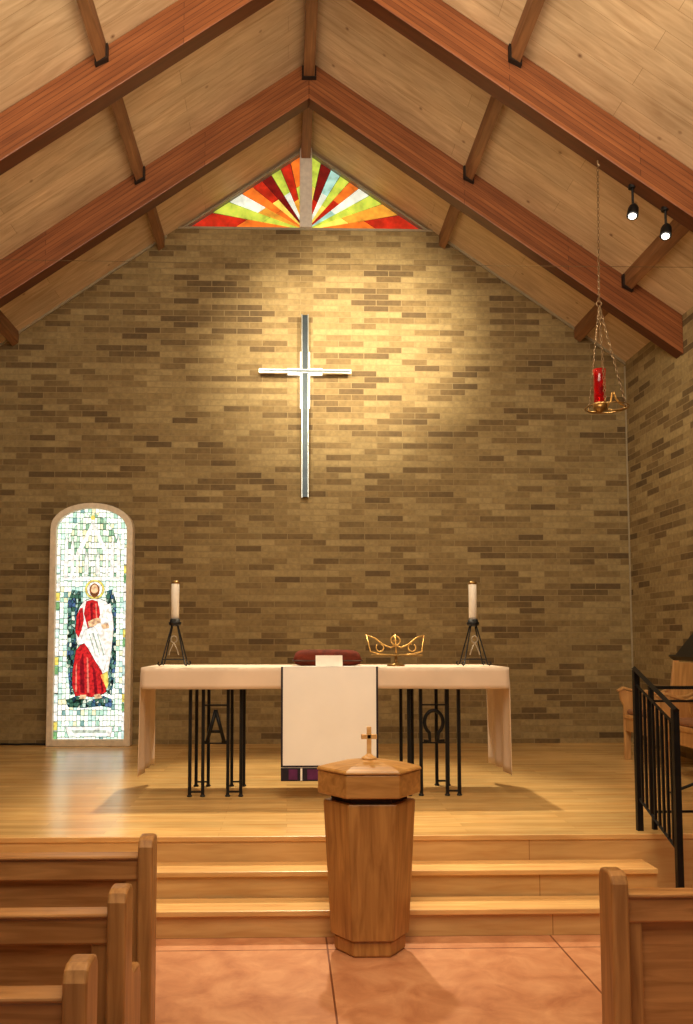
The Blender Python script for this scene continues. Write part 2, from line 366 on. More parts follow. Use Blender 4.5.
# ---------------------------------------------------------------- roof beams and purlins
YBM = [8.20, 6.46]; BW = .16; BD = .40
for bi, yb in enumerate(YBM):
    for sg in (-1, 1):
        pts = [(0, 0), (sg*HW, -K*HW), (sg*HW, -K*HW-BD), (0, -BD)]
        o = MB().prism(pts, 0, BW).build('roof_beam', M['beam'], bevel=.008, loc=(RC, yb, ZC))
        tag(o, 'reddish laminated beam on the %s slope, %s' % ('left' if sg < 0 else 'right', ('far one nearest the brick wall', 'near one farther from the brick wall')[bi]), 'beam', 'laminated roof beams')
lines = {'left upper': -1.68, 'right upper': 1.60, 'left lower': -3.34, 'right lower': 3.18, 'ridge': 0}
bays = [('beside the brick wall', YBM[0]+BW, YW), ('between the two beams', YBM[1]+BW, YBM[0]), ('in front of the near beam', .5, YBM[1])]
for nm, X in lines.items():
    for bn, ya, yb in bays:
        if nm.endswith('lower') and ya < 1: continue
        zt = ZC-K*abs(X)
        hw, dp = (.034, .13)
        if nm == 'ridge':
            root = thing('roof_purlin', 'brown ridge timber at the roof peak %s' % bn, 'timber', (RC, ya, zt), group='timbers between the beams')
            MB().prism([(-.055, -K*.055), (0, 0), (.055, -K*.055), (.055, -.2), (-.055, -.2)], .001, yb-ya-.001).build('timber', M['purlin'], root, bevel=.004)
            hz, hh = -.2, .06
        else:
            sgn = 1 if X > 0 else -1
            root = thing('roof_purlin', 'brown %s purlin on %s roof slope %s' % (nm.split()[1], nm.split()[0], bn), 'timber', (RC+X, ya, zt), group='timbers between the beams')
            e = .001
            MB().prism([(-hw, sgn*K*hw-e), (hw, -sgn*K*hw-e), (hw, -sgn*K*hw-dp), (-hw, sgn*K*hw-dp)], .001, yb-ya-.001).build('timber', M['purlin'], root, bevel=.004)
            hz, hh = -dp, .038
        if yb > YBM[0]+.1: continue
        sk = 0 if nm == 'ridge' else (-K*hh if X > 0 else K*hh)
        MB().prism([(-hh-.012, hz-sk-.012), (hh+.012, hz+sk-.012), (hh+.012, hz+sk+.11), (-hh-.012, hz-sk+.11)], yb-ya-.05, yb-ya-.001).build('hanger', M['bracket'], root)

pw = at(0, 259, Y=6.95)
tag(MB().tube([(XL, 6.95, pw.z), (0, 6.95, pw.z-.015), (XR, 6.95, pw.z)], .0018, 6).build('tie_wire', M['wire']), 'thin wire stretched across the nave between the side walls', 'wire')

# ---------------------------------------------------------------- steps
XS = at(641, 827, Y=Y3).x
for nm, z, ya, yb in (('lowest', R, Y1, Y2), ('middle', 2*R, Y2, Y3-.006)):
    root = thing('platform_step', 'long maple step up to the platform, %s' % ('lowest one on the red floor' if nm == 'lowest' else 'middle one of the flight'), 'step', (0, ya, 0), group='steps up to the platform')
    MB().box(XL, XS, 0.012, yb-ya, 0, z-.03).build('riser', M['maple_step'], root)
    MB().box(XL, XS, -.008, yb-ya, z-.03, z).build('tread', M['nosing'], root, bevel=.005)
tag(MB().box(XL, XR, Y3-.012, Y3, P-.03, P+.001).build('trim_5', M['nosing'], bevel=.004), 'wooden nosing along the platform front edge', 'trim', kind='structure')
tag(MB().box(XL, XR, Y3-.005, Y3, 0, P-.03).build('trim_6', M['maple_step']), 'maple riser facing of the platform front', 'trim', kind='structure')

# ---------------------------------------------------------------- altar
YA0, YA1 = 6.30, 7.05
AL = at(141, 690, Y=YA0).x; AR = at(509, 690, Y=YA0).x; AC = (AL+AR)/2; AW = (AR-AL)/2
ZT = 1.40
altar = thing('altar_table', 'long altar table on black iron bar legs under white cloth', 'altar', (AC, (YA0+YA1)/2, P))
hd = (YA1-YA0)/2; zt = ZT-P
MB().box(-AW+.02, AW-.02, -hd+.02, hd-.02, zt-.055, zt-.005).build('tabletop', M['oak'], altar, bevel=.005)
def pedestal(pxs, letter):
    xs = [at(p, 750, Y=YA0+.14).x-AC for p in pxs]
    yf, yr = -hd+.14, hd-.16
    m = MB()
    for y in (yf, yr):
        for x in xs:
            m.box(x-.012, x+.012, y-.012, y+.012, .012, zt-.075)
        m.box(xs[0]-.03, xs[-1]+.03, y-.02, y+.02, zt-.078, zt-.056)
    for x in (xs[0], xs[-1]): m.box(x-.012, x+.012, yf, yr, zt-.1, zt-.078)
    for y in (yf, yr):
        m.box(xs[0], xs[1], y-.008, y+.008, .03, .042); m.box(xs[2], xs[3], y-.008, y+.008, .03, .042)
    m.box(xs[1], xs[2], yf-.006, yf+.006, .387, .399); m.box(xs[1], xs[2], yf-.006, yf+.006, .67, .682)
    ped = m.build('pedestal', M['black'], altar)
    for y in (yf, yr):
        for x in xs:
            MB().tube([(x, y, 0), (x, y, .006), (x, y, .018)], [.018, .022, .012], 10).build('foot', M['black'], ped)
    cx = (xs[1]+xs[2])/2; l = MB(); z0 = .03
    if letter == 'A':
        l.tube([(cx-.064, yf, .372+z0), (cx, yf, .61+z0)], .014, 8); l.tube([(cx+.064, yf, .372+z0), (cx, yf, .61+z0)], .014, 8)
        l.tube([(cx-.036, yf, .45+z0), (cx+.036, yf, .45+z0)], .012, 8)
        l.tube([(cx-.085, yf, .374+z0), (cx-.045, yf, .374+z0)], .010, 8); l.tube([(cx+.045, yf, .374+z0), (cx+.085, yf, .374+z0)], .010, 8)
        lb = 'black iron letter A'
    else:
        pts = []
        for k in range(21):
            a = math.radians(-60+300*k/20); pts.append((cx+.070*math.cos(a), yf, .515+z0+.088*math.sin(a)))
        pts = [(cx+.078, yf, .376+z0), (cx+.03, yf, .376+z0)] + pts + [(cx-.03, yf, .376+z0), (cx-.078, yf, .376+z0)]
        l.tube(pts, .014, 8); lb = 'black iron letter omega'
    lo = l.build('letter', M['black'], ped, smooth=True); lo['label'] = lb
pedestal((190, 203, 228, 241), 'A')
pedestal((409, 421, 447, 459), 'O')

def cloth_sheet():
    bm = bmesh.new()
    x0, x1, y0, y1 = AL-AC, AR-AC, -hd, hd
    def grid(fn, nu, nv):
        vs = [[bm.verts.new(fn(i/nu, j/nv)) for j in range(nv+1)] for i in range(nu+1)]
        for i in range(nu):
            for j in range(nv): bm.faces.new((vs[i][j], vs[i+1][j], vs[i+1][j+1], vs[i][j+1]))
    z = zt
    grid(lambda u, v: (x0+(x1-x0)*u, y0+(y1-y0)*v, z), 40, 8)
    def fr(u, v, s=-1):
        w = .0035*math.sin(u*31)+.002*math.sin(u*57)
        return (x0+(x1-x0)*u, (y0 if s < 0 else y1) + s*(.004+w*v+.004*v), z-.155*v-.003*math.sin(u*9)*v)
    grid(lambda u, v: fr(u, v, -1), 80, 5)
    grid(lambda u, v: fr(u, v, 1), 80, 5)
    def sd(u, v, s):
        fl = .004+.006*v
        w = .014*math.sin(u*2*PI*3+.5)*v**.7
        drop = .80-.02*math.sin(u*PI)
        yy = y0+(y1-y0)*(u+(.5-u)*.06*v)
        return ((x0 if s < 0 else x1)+s*(fl*(1 if v > 0 else 0)+w), yy, z-drop*v)
    for s in (-1, 1): grid(lambda u, v: sd(u, v, s), 40, 14)
    bmesh.ops.remove_doubles(bm, verts=bm.verts, dist=.012)
    bmesh.ops.recalc_face_normals(bm, faces=bm.faces)
    return bm
mb = MB(); mb.bm.free(); mb.bm = cloth_sheet()
cl = mb.build('altar_cloth', M['linen'], smooth=True, fix=False, loc=(AC, (YA0+YA1)/2, P))
so = cl.modifiers.new('solid', 'SOLIDIFY'); so.thickness = .004; so.offset = 0
tag(cl, 'pale linen cloth over the altar, hanging low at both ends', 'tablecloth')
TOP = ZT+.004

# banner
bl = at(281, 690, Y=YA0-.02); br = at(378, 690, Y=YA0-.02); zb0 = at(330, 781, Y=YA0-.02).z
bw = br.x-bl.x; root = thing('altar_banner', 'white rectangular hanging with dark border over the altar front', 'banner', ((bl.x+br.x)/2, YA0-.02, zb0))
h = TOP+.004-zb0; hb = bw/2
m = MB(); m.box(-hb, hb, 0, .003, 0, h); m.box(-hb, hb, 0, .14, h-.003, h)
m.build('cloth', M['banner'], root)
MB().box(-hb, -hb+.014, -.003, -.0005, .1, h).build('border', M['navy'], root)
MB().box(hb-.014, hb, -.003, -.0005, .1, h).build('border', M['navy'], root)
MB().box(-hb, hb, -.003, -.0005, .1, .112).build('border', M['navy'], root)
MB().box(-hb, hb, -.004, -.0005, 0, .095).build('hem_band', M['navy'], root)
for (a, b) in ((.08, .17), (.27, .42), (.6, .74), (.84, .93)): MB().box(-hb+bw*a, -hb+bw*b, -.006, -.004, .012, .085).build('patch', M['purple'], root)
for a in (.20, .46, .56, .78): MB().box(-hb+bw*a, -hb+bw*a+.014, -.006, -.004, .005, .092).build('stripe', M['banner'], root)

# candlesticks
def candlestick(px, label):
    p = at(px, 665, Y=6.62)
    root = thing('altar_candlestick', label, 'candlestick', (p.x, 6.62, TOP), group='candlesticks on the altar')
    for a in range(4):
        an = PI/4+a*PI/2; c, s = math.cos(an), math.sin(an)
        m = MB(); m.tube([(.150*c, .150*s, .034), (.158*c, .158*s, .018), (.145*c, .145*s, .006), (.128*c, .128*s, .012), (.05*c, .05*s, .25), (.03*c, .03*s, .31)], .0055, 8)
        m.build('leg', M['black'], root, smooth=True)
    MB().tube([(.116*math.cos(PI/4+a*PI/2), .116*math.sin(PI/4+a*PI/2), .05) for a in range(4)], .0035, 6, closed=True).build('brace', M['black'], root)
    m = MB(); c = []
    for i in range(14):
        a = i/14*2*PI; c.append((.024*math.cos(a), -.05, .205+.026*math.sin(a)))
    m.tube(c, .005, 6, closed=True)
    m.tube([(-.038, -.055, .085), (-.028, -.055, .12), (0, -.055, .178), (.028, -.055, .12), (.038, -.055, .085)], .005, 6)
    m.build('monogram', M['emblem'], root, smooth=True)
    MB().loft([(.02, .305), (.045, .315), (.05, .335), (.04, .34), (.04, .36), (.036, .36), (.034, .34)], 24).build('drip_cup', M['black'], root, smooth=True)
    MB().loft([(.031, .341), (.031, .635), (.028, .643), (.02, .645)], 24).build('candle', M['white_wax'], root, smooth=True)
    MB().loft([(.033, .635), (.033, .65), (.018, .658), (.006, .662)], 24).build('candle_follower', M['dbrass'], root, smooth=True)
    return root
candlestick(174.5, 'white candle in black iron holder above letter A')
candlestick(473.5, 'white candle in black iron holder beside the brass stand')

# cushion + card
p = at(327, 664, Y=6.62)
m = MB(); bm = m.bm
nx, ny = 28, 18; W2, D2, HH = .265, .17, .125
def cus(u, v, s):
    x, y = (u*2-1), (v*2-1)
    prof = max(0, (1-abs(x)**8)*(1-abs(y)**5))**.5
    return (x*W2*(1-.02*(y*y)), y*D2*(1-.02*x*x), HH*.34+s*(HH*(.66 if s > 0 else .34))*prof)
for s in (-1, 1):
    g = [[bm.verts.new(cus(i/nx, j/ny, s)) for j in range(ny+1)] for i in range(nx+1)]
    for i in range(nx):
        for j in range(ny): bm.faces.new((g[i][j], g[i+1][j], g[i+1][j+1], g[i][j+1]))
bmesh.ops.remove_doubles(bm, verts=bm.verts, dist=.0005)
cu = thing('altar_cushion', 'dark reddish brown cushion on the altar above the white hanging', 'cushion', (p.x, 6.62, TOP))
m.build('pillow', M['redc'], cu, smooth=True)
pp = [cus(0, j/12, 1) for j in range(12)] + [cus(i/18, 1, 1) for i in range(18)] + [cus(1, 1-j/12, 1) for j in range(12)] + [cus(1-i/18, 0, 1) for i in range(18)]
MB().tube(pp, .005, 6, closed=True).build('piping', M['shade'], cu, smooth=True)
p2 = at(329, 664, Y=6.38)
m = MB(); rx = Matrix.Rotation(math.radians(-14), 3, 'X')
m.box(-.1, .1, -.002, .002, 0, .082, rot=rx, piv=(0, 0, 0))
rx2 = Matrix.Rotation(math.radians(14), 3, 'X')
m.box(-.1, .1, -.002+.040, .002+.040, 0, .082, rot=rx2, piv=(0, .040, 0))
tag(m.build('folded_card', M['paper'], loc=(p2.x, 6.355, TOP+.0045)), 'small white folded card in front of the dark cushion', 'card')

# brass book stand seen from behind: open sloping rack with scroll ornament
p = at(396, 664, Y=6.6)
root = thing('book_stand', 'open brass book stand between dark cushion and right candlestick', 'book stand', (p.x, 6.6, TOP))
m = MB(); m.loft([(.07, 0), (.07, .008), (.045, .014), (.018, .02), (.011, .05), (.011, .10)], 20); m.build('base', M['dbrass'], root, smooth=True)
def P3(x, z): return (x, -.03+(z-.08)*.45, z)
def arcp(cx, cz, r, a0, a1, n=10): return [P3(cx+r*math.cos(math.radians(a0+(a1-a0)*i/n)), cz+r*math.sin(math.radians(a0+(a1-a0)*i/n))) for i in range(n+1)]
m = MB()
for s in (-1, 1):
    m.tube([P3(s*.02, .085), P3(s*.12, .088), P3(s*.20, .11), P3(s*.225, .235)], .006, 8)
    m.tube([P3(s*.225, .235), P3(s*.16, .215), P3(s*.10, .165), P3(s*.04, .14), P3(0, .16)], .006, 8)
    m.tube(arcp(s*.125, .14, .030, 90, 90+s*320), .005, 8)
m.tube(arcp(0, .195, .036, -90, 260, 16), .006, 8)
m.tube([P3(0, .10), P3(0, .245)], .006, 8); m.tube([P3(-.026, .195), P3(.026, .195)], .005, 8)
m.build('scrollwork', M['brass'], root, smooth=True)
m = MB(); m.box(-.20, .20, -.06, -.045, .075, .087); m.box(-.018, .018, -.048, .01, .075, .086)
m.build('ledge', M['dbrass'], root, bevel=.002)

# ---------------------------------------------------------------- wall cross
p = at(305, 372, Y=YW-.08)
zt_, zb_ = at(304, 315, Y=YW-.08).z, at(306, 498, Y=YW-.08).z
xl, xr = at(259, 372, Y=YW-.08).x, at(351, 372, Y=YW-.08).x
root = thing('wall_cross', 'tall slim silver cross mounted on the brick wall', 'cross', (p.x, YW-.08, p.z))
a, b, c, d = zb_-p.z, zt_-p.z, xl-p.x, xr-p.x
for s in (-1, 1):
    MB().box(s*.035-.006, s*.035+.006, -.03, .0, a, b).build('upright_rail', M['silver'], root, bevel=.003)
MB().box(-.029, .029, -.024, -.001, a+.01, b-.01).build('upright', M['silver_dark'], root)
MB().box(c, d, -.036, -.03, -.024, .024).build('crossbar', M['silver'], root, bevel=.003)
MB().box(c+.01, d-.01, -.039, -.036, -.009, .009).build('crossbar_inlay', M['silver_dark'], root)
m = MB(); m.box(-.056, .056, .012, .022, -.42, .24); m.box(-.20, .20, .012, .022, -.034, .046); m.build('backlight', M['cross_white'], root)
for z in (-.9, -.3, .15): MB().box(-.02, .02, 0, .08, z-.02, z+.02).build('standoff', M['silver_dark'], root)

# ---------------------------------------------------------------- freestanding stained glass light box
YG = YW-.16
gl = at(46, 744, Y=YG); gr = at(130, 744, Y=YG); gt = at(90, 503, Y=YG)
GX = (gl.x+gr.x)/2; GW = (gr.x-gl.x); GH = gt.z-P
root = thing('stained_glass_panel', 'tall arched light box of stained glass standing against the brick wall', 'stained glass', (GX, YG, P))
def arch(w, z0, z1, rise, n=18):
    pts = [(-w, z0), (w, z0)]
    for i in range(n+1):
        t = PI*i/n; pts.append((w*math.cos(t), z1-rise+(rise*max(0, math.sin(t))**.9)))
    return pts
hw = GW/2; ft = .068
out = arch(hw, 0, GH, .30); inn = arch(hw-ft, .075, GH-.06, .26)
m = MB(); n = len(out)
vo = [[m.bm.verts.new((p_[0], y, p_[1])) for p_ in pts_] for y in (-.02, .13) for pts_ in (out, inn)]
of, inf_, ob, ib = vo
for i in range(n):
    j = (i+1) % n
    for q in ((of[i], of[j], inf_[j], inf_[i]), (ob[i], ob[j], ib[j], ib[i]), (of[i], ob[i], ob[j], of[j]), (inf_[i], inf_[j], ib[j], ib[i])): m._f(list(q))
m.build('frame', M['frame'], root, bevel=.008)
m = MB(); m.prism(arch(hw-ft+.01, .07, GH-.05, .27), .10, .12); m.build('back_board', M['lead'], root)
gcol = {'pale': (214, 240, 220), 'white': (248, 252, 244), 'aqua': (178, 222, 216), 'green': (104, 152, 104), 'blue': (60, 92, 150), 'gold': (232, 198, 100),
        'red': (178, 34, 38), 'skin': (226, 176, 138), 'hair': (120, 74, 40), 'cream': (244, 238, 218), 'crimson': (120, 16, 30), 'teal': (76, 134, 134), 'rose': (216, 120, 104), 'grey': (166, 182, 172)}
gk = list(gcol); GM = [M['lead']] + [glow('glass_'+k, gcol[k], 1.15 if k in ('pale', 'white', 'aqua', 'cream') else .85, .28, 26) for k in gk]
GM += [M['field_pale'], M['field_dark'], M['field_canopy']]; nb = 1+len(gk)
g = MB(); iw = hw-ft
g.mi = nb; g.prism(arch(iw, .075, GH-.06, .26), .05, .055)
PXM = 1/88.0
def G(px, py): return ((px-89)*PXM, GH-(py-503)*PXM)
def poly(k, pts, lay, edge=1.022):
    P_ = [G(*q) for q in pts]; cx = sum(q[0] for q in P_)/len(P_); cz = sum(q[1] for q in P_)/len(P_)
    y = .046-.0032*lay
    if edge: g.mi = 0; g.prism([(cx+(x-cx)*edge, cz+(z-cz)*edge) for x, z in P_], y+.001, y+.0024)
    g.mi = k if isinstance(k, int) else 1+gk.index(k); g.prism(P_, y, y+.001)
def disc(px, py, r, rz=None): return [(px+r*math.cos(2*PI*i/16), py+(rz or r)*math.sin(2*PI*i/16)) for i in range(16)]
for sx in (-1, 1):
    xa, xb = 89+sx*31.2, 89+sx*35.2
    for k in range(21):
        y0_ = 546+k*9
        kk = ['white', 'gold', 'pale', 'white', 'green', 'white', 'aqua'][(k*3+(sx > 0)*2) % 7]
        poly(kk, [(xa, y0_+.5), (xb, y0_+.5), (xb, y0_+8.2), (xa, y0_+8.2)], 1, 1.1)
poly(nb+2, [(61, 575), (62, 548), (70, 528), (80, 517), (89, 512), (98, 517), (108, 528), (116, 548), (117, 575)], 0, 1.01)
for sx in (-1, 1):
    poly('white', [(89+sx*0.5, 521), (89+sx*9, 538), (89+sx*16, 552), (89+sx*15.5, 576), (89+sx*13.5, 576), (89+sx*13.5, 556), (89+sx*7, 543), (89+sx*.5, 529)], 1)
    for (xc, top_) in ((19.5, 538), (25.5, 534)):
        poly('white', [(89+sx*(xc-1.6), 576), (89+sx*(xc-1.6), top_+8), (89+sx*xc, top_), (89+sx*(xc+1.6), top_+8), (89+sx*(xc+1.6), 576)], 1, 1.06)
    poly('grey', [(89+sx*3, 574), (89+sx*3, 556), (89+sx*5.5, 550), (89+sx*8, 556), (89+sx*8, 574)], 1)
    poly('white', [(89+sx*4, 573), (89+sx*4, 558), (89+sx*5.5, 554), (89+sx*7, 558), (89+sx*7, 573)], 2, 0)
poly('white', [(61, 576), (117, 576), (117, 579), (61, 579)], 2, 1.01)
poly('gold', disc(89, 517, 2.2), 2)
poly(nb+1, [(66, 600), (70, 588), (78, 590), (80, 604), (76, 640), (73, 668), (76, 688), (70, 692), (66, 660)], 0, 0)
poly(nb+1, [(113, 600), (109, 588), (102, 590), (104, 604), (108, 630), (106, 660), (104, 688), (110, 692), (114, 660)], 0, 0)
# robe
poly('cream', [(78, 605), (82, 600), (87, 597.5), (97, 597.5), (103, 600), (107, 605), (110, 614), (111, 626), (109, 650), (106, 672), (100, 672), (92, 660), (84, 642), (76, 642), (74, 628), (75, 614)], 2)
poly('red', [(75, 648), (79, 643), (84, 641), (88, 648), (92, 656), (100, 668), (103, 678), (105, 688), (98, 692), (90, 693), (82, 691.5), (75, 692), (72, 682), (72, 668)], 3)
poly('crimson', [(79, 658), (82, 650), (83.5, 670), (84, 689), (80, 689)], 4, 0)
poly('crimson', [(91, 663), (94, 667), (97, 690), (94, 690)], 4, 0)
poly('crimson', [(99, 672), (100, 674), (102.5, 688), (100.5, 689)], 4, 0)
poly('rose', [(85.5, 654), (87, 656), (88.5, 689), (86.5, 689)], 4, 0)
poly('rose', [(75, 664), (76, 660), (76.5, 688), (75, 688)], 4, 0)
poly('red', [(84, 600), (90, 598.5), (95, 600), (98, 612), (94, 623), (86, 626), (82, 612)], 3)
poly('crimson', [(88, 601), (90, 601), (91, 622), (89, 622)], 4, 0)
poly('rose', [(93, 602), (94, 602), (95, 616), (94, 618)], 4, 0)
poly('red', [(75, 614), (78, 607), (80.5, 606), (82, 618), (80, 628), (77, 635), (74, 630)], 3)
poly('crimson', [(77, 614), (78, 611), (79, 622), (77, 630)], 4, 0)
poly('white', [(80, 637), (83, 628), (92, 625), (97, 632), (102, 645), (105, 658), (102, 668), (95, 660), (87, 646)], 4)
poly('grey', [(87, 632), (88, 631), (94, 650), (93, 651)], 5, 0)
poly('grey', [(90.5, 631), (91.8, 630.5), (99, 652), (98, 654)], 5, 0)
poly('grey', [(95, 632), (96, 631), (103, 652), (102, 654)], 5, 0)
poly('gold', [(99, 672), (106, 668), (107, 680), (105.5, 686)], 3)
poly('white', [(97, 605), (108, 602), (110, 619), (99, 622)], 5)
poly('cream', [(98.6, 608), (102.2, 607), (103.4, 618.5), (100.2, 619.4)], 6, 0); poly('cream', [(103.2, 606.6), (106.8, 605.6), (108, 616.6), (104.6, 617.8)], 6, 0)
poly('skin', [(86, 620), (92, 617), (96, 616), (99, 618), (99, 620.5), (95, 622), (91, 625), (87, 625)], 5)
poly('skin', [(99, 623), (103, 621.4), (106, 621.4), (107, 626), (101, 627)], 6)
poly('gold', disc(92, 588, 9.5), 2)
poly('cream', disc(92, 588, 7.4), 3, 1.05)
poly('hair', disc(92, 589, 5, 6.8), 4, 0)
poly('skin', disc(92, 588.2, 3.3, 4.8), 5, 0)
poly('hair', [(89.0, 591), (91, 592), (93, 592), (95.0, 591), (94.4, 594), (93, 596.4), (91, 596.4), (89.6, 594)], 6, 0)
poly('skin', [(80, 691), (86, 691), (85, 695), (79, 695)], 4); poly('skin', [(93, 691), (99, 690), (101, 694), (94, 695)], 4)
poly(nb+1, [(66, 696), (76, 692), (89, 697), (102, 692), (112, 696), (110, 704), (100, 702), (84, 704), (68, 703)], 1, 0)
poly('white', [(66, 722), (112, 722), (109, 731), (69, 731)], 1)
poly('grey', [(72, 725), (106, 725), (105, 728), (73, 728)], 2, 0)
g.build('stained_glass', GM, root)

pts = [Vector((gl.x+.03, YW-.06, P+.010))]+[at(a_, b_, Z=P+.010) for a_, b_ in ((40, 741), (28, 743), (18, 744.5), (8, 742.5), (-12, 743))]
for q in pts: q.z = P+.010; q.y = min(q.y, YW-.02)
tag(MB().tube(pts, .010, 8).build('power_cord', M['black'], smooth=True), 'black cord on the platform left of the stained glass', 'cord')

# ---------------------------------------------------------------- font
YF = 4.535; fx = at(370, 940, Y=YF).x
root = thing('baptismal_font', 'hexagonal oak baptismal font with wooden lid before the steps', 'font', (fx, YF, 0))
q = .82
MB().loft([(.178, 0), (.186, .012), (.186, .07), (.178, .085)], 6, sy=q).build('plinth', M['oak'], root, bevel=.004)
MB().loft([(.205, .085), (.243, .755), (.24, .768)], 6, sy=q).build('body', M['oak'], root, bevel=.004)
MB().loft([(.20, .768), (.20, .80)], 6, sy=q).build('neck', M['shade'], root)
MB().loft([(.264, .80), (.272, .807), (.272, .915), (.266, .921)], 6, sy=q).build('bowl_rim', M['oak_lid'], root, bevel=.014, bseg=3)
MB().loft([(.277, .921), (.279, .93), (.268, .940), (.20, .956), (.10, .970), (.05, .975), (.045, .977)], 6, sy=q).build('lid', M['oak_lid'], root, bevel=.006, bseg=3)
cr = MB(); cr.loft([(.04, .976), (.04, .984), (.022, .994), (.012, 1.005)], 16)
cr.box(-.012, .012, -.009, .009, 1.0, 1.145); cr.box(-.042, .042, -.009, .009, 1.080, 1.105)
cr.build('lid_cross', M['nosing'], root, bevel=.003)

# ---------------------------------------------------------------- pews
def pewpart(root, X0, X1, zt, sgn, seat):
    L = abs(X1-X0); d = sgn
    def bx(m, xa, xb, *r_):
        a_, b_ = d*xa, d*xb; m.box(min(a_, b_), max(a_, b_), *r_); return m
    bx(MB(), .055, L, -.012, .05, zt-.095, zt-.012).build('top_rail', M['pew'], root, bevel=.008)
    bx(MB(), .055, L, -.02, .058, zt-.014, zt).build('cap', M['pew'], root, bevel=.006)
    bx(MB(), .055, L, .012, .032, .12, zt-.09).build('back_panel', M['pew'], root)
    bx(MB(), .055, L, -.006, .044, .06, .14).build('bottom_rail', M['pew'], root, bevel=.006)
    bx(MB(), .055, .11, -.006, .044, .14, zt-.09).build('stile', M['pew_v'], root, bevel=.005)
    k = 1.6
    while k < L: bx(MB(), k, k+.08, -.006, .044, .14, zt-.09).build('stile', M['pew_v'], root, bevel=.005); k += 1.5
    e = MB(); x0, x1 = sorted((0, d*.058)); q = .072
    pts = [(-.035, 0), (.09, 0), (.09, zt+q-.03), (.075, zt+q-.008), (.05, zt+q), (0, zt+q), (-.022, zt+q-.01), (-.035, zt+q-.035)]
    if seat: pts = [(-.035, 0), (.26, 0), (.26, .50), (.23, .54), (.12, .55), (.09, .58), (.09, zt+q-.03), (.075, zt+q-.008), (.05, zt+q), (0, zt+q), (-.022, zt+q-.01), (-.035, zt+q-.035)]
    e.prism(pts, x0, x1, 'X'); e.build('end_panel', M['pew_v'], root, bevel=.01, bseg=3)
    if seat:
        bx(MB(), .055, L, .05, .42, .40, .435).build('seat', M['pew'], root, bevel=.006)
for px, py, Y, seat, lb in ((154, 855, 3.39, False, 'oak pew front screen nearest the steps, left of the aisle'),
                            (128, 912, 2.68, True, 'oak pew left of the aisle, second from the steps'),
                            (90, 994, 2.05, True, 'oak pew left of the aisle, closest to the bottom corner')):
    p = at(px, py, Y=Y)
    root = thing('church_pew', lb, 'pew', (p.x, Y, 0), group='oak pews')
    pewpart(root, p.x, XL+.02, p.z, -1, seat)
p = at(608, 893, Y=2.86)
root = thing('church_pew', 'oak pew screen on the right of the aisle below the black railing', 'pew', (p.x, 2.86, 0), group='oak pews')
pewpart(root, p.x, XR-.02, p.z, 1, False)

# ---------------------------------------------------------------- railings
yT, yN = 5.24, 4.72
zf = at(638, 670, Y=yT).z; zn = at(676, 709, Y=yN).z
sl = (zf-zn)/(yT-yN)
root = thing('stair_railing', 'black sloping metal stair railing at right end of the steps', 'railing', (XS+.03, yT, 0))
def zr(y): return zf+sl*(y)
MB().tube([(0, .02, zr(.02)), (0, yN-yT-.02, zr(yN-yT-.02))], .018, 4).build('handrail', M['black'], root)
for dz in (.78, .09):
    MB().tube([(0, 0, zr(0)-dz), (0, yN-yT, zr(yN-yT)-dz)], .011, 4).build('inner_rail', M['black'], root)
MB().box(-.017, .017, -.017, .017, P, zr(0)).build('post', M['black'], root)
MB().box(-.017, .017, yN-yT-.017, yN-yT+.017, 0, zr(yN-yT)).build('post', M['black'], root)
for i in range(1, 9):
    y = (yN-yT)*i/9
    MB().box(-.007, .007, y-.007, y+.007, zr(y)-.78, zr(y)-.09).build('baluster', M['black'], root)
root = thing('guard_railing', 'black metal guard railing along the platform edge right of the stairs', 'railing', (XS+.12, 5.27, P))
gt_ = at(680, 686, Y=5.27).z-P
L = XR-XS-.16
MB().box(0, L, -.012, .012, gt_-.02, gt_).build('handrail', M['black'], root)
for z in (.1, gt_-.10): MB().box(0, L, -.008, .008, z, z+.014).build('inner_rail', M['black'], root)
for x in (.015, .30, L/2, L-.02): MB().box(x-.013, x+.013, -.013, .013, 0, gt_-.02).build('post', M['black'], root)
x = .42
while x < L-.05:
    if abs(x-L/2) > .05: MB().box(x-.006, x+.006, -.006, .006, .114, gt_-.10).build('baluster', M['black'], root)
    x += .12

# ---------------------------------------------------------------- side chairs and music stand
def side_chair(y, lb):
    root = thing('wooden_armchair', lb, 'chair', (XR-.38, y, P), group='wooden chairs by the right wall')
    prof = [(-.27, 0), (-.21, 0), (-.20, .38), (.16, .38), (.18, 0), (.25, 0), (.29, .98), (.24, .99), (.20, .68), (.1, .63), (-.08, .62), (-.20, .66), (-.27, .68), (-.31, .65), (-.30, .58), (-.27, .52)]
    for ys in (-.29, .26):
        MB().prism(prof, ys, ys+.03).build('side_panel', M['chair'], root, bevel=.006)
        MB().prism([(-.31, .655), (-.27, .685), (-.20, .665), (-.08, .625), (.1, .635), (.19, .68), (.19, .70), (.1, .655), (-.08, .645), (-.20, .688), (-.27, .708), (-.33, .672)], ys-.015, ys+.045).build('armrest', M['chair'], root, bevel=.004)
    MB().box(-.27, .22, -.26, .26, .40, .44).build('seat', M['chair'], root, bevel=.006)
    MB().box(-.25, .2, -.25, .25, .44, .49).build('seat_cushion', M['seatc'], root, bevel=.02, bseg=3)
    MB().prism([(.20, .44), (.235, .44), (.28, .95), (.245, .95)], -.26, .26).build('backrest', M['chair'], root, bevel=.005)
    MB().box(-.26, -.235, -.26, .26, .28, .40).build('front_board', M['chair'], root)
    return root
side_chair(8.05, 'light wood armchair by the right wall, farther from the railing')
side_chair(7.15, 'light wood armchair by the right wall, nearer the railing')
p = at(690, 640, Y=6.3)
root = thing('music_stand', 'black music stand at right edge beyond the guard railing', 'music stand', (p.x+.1, 6.3, P))
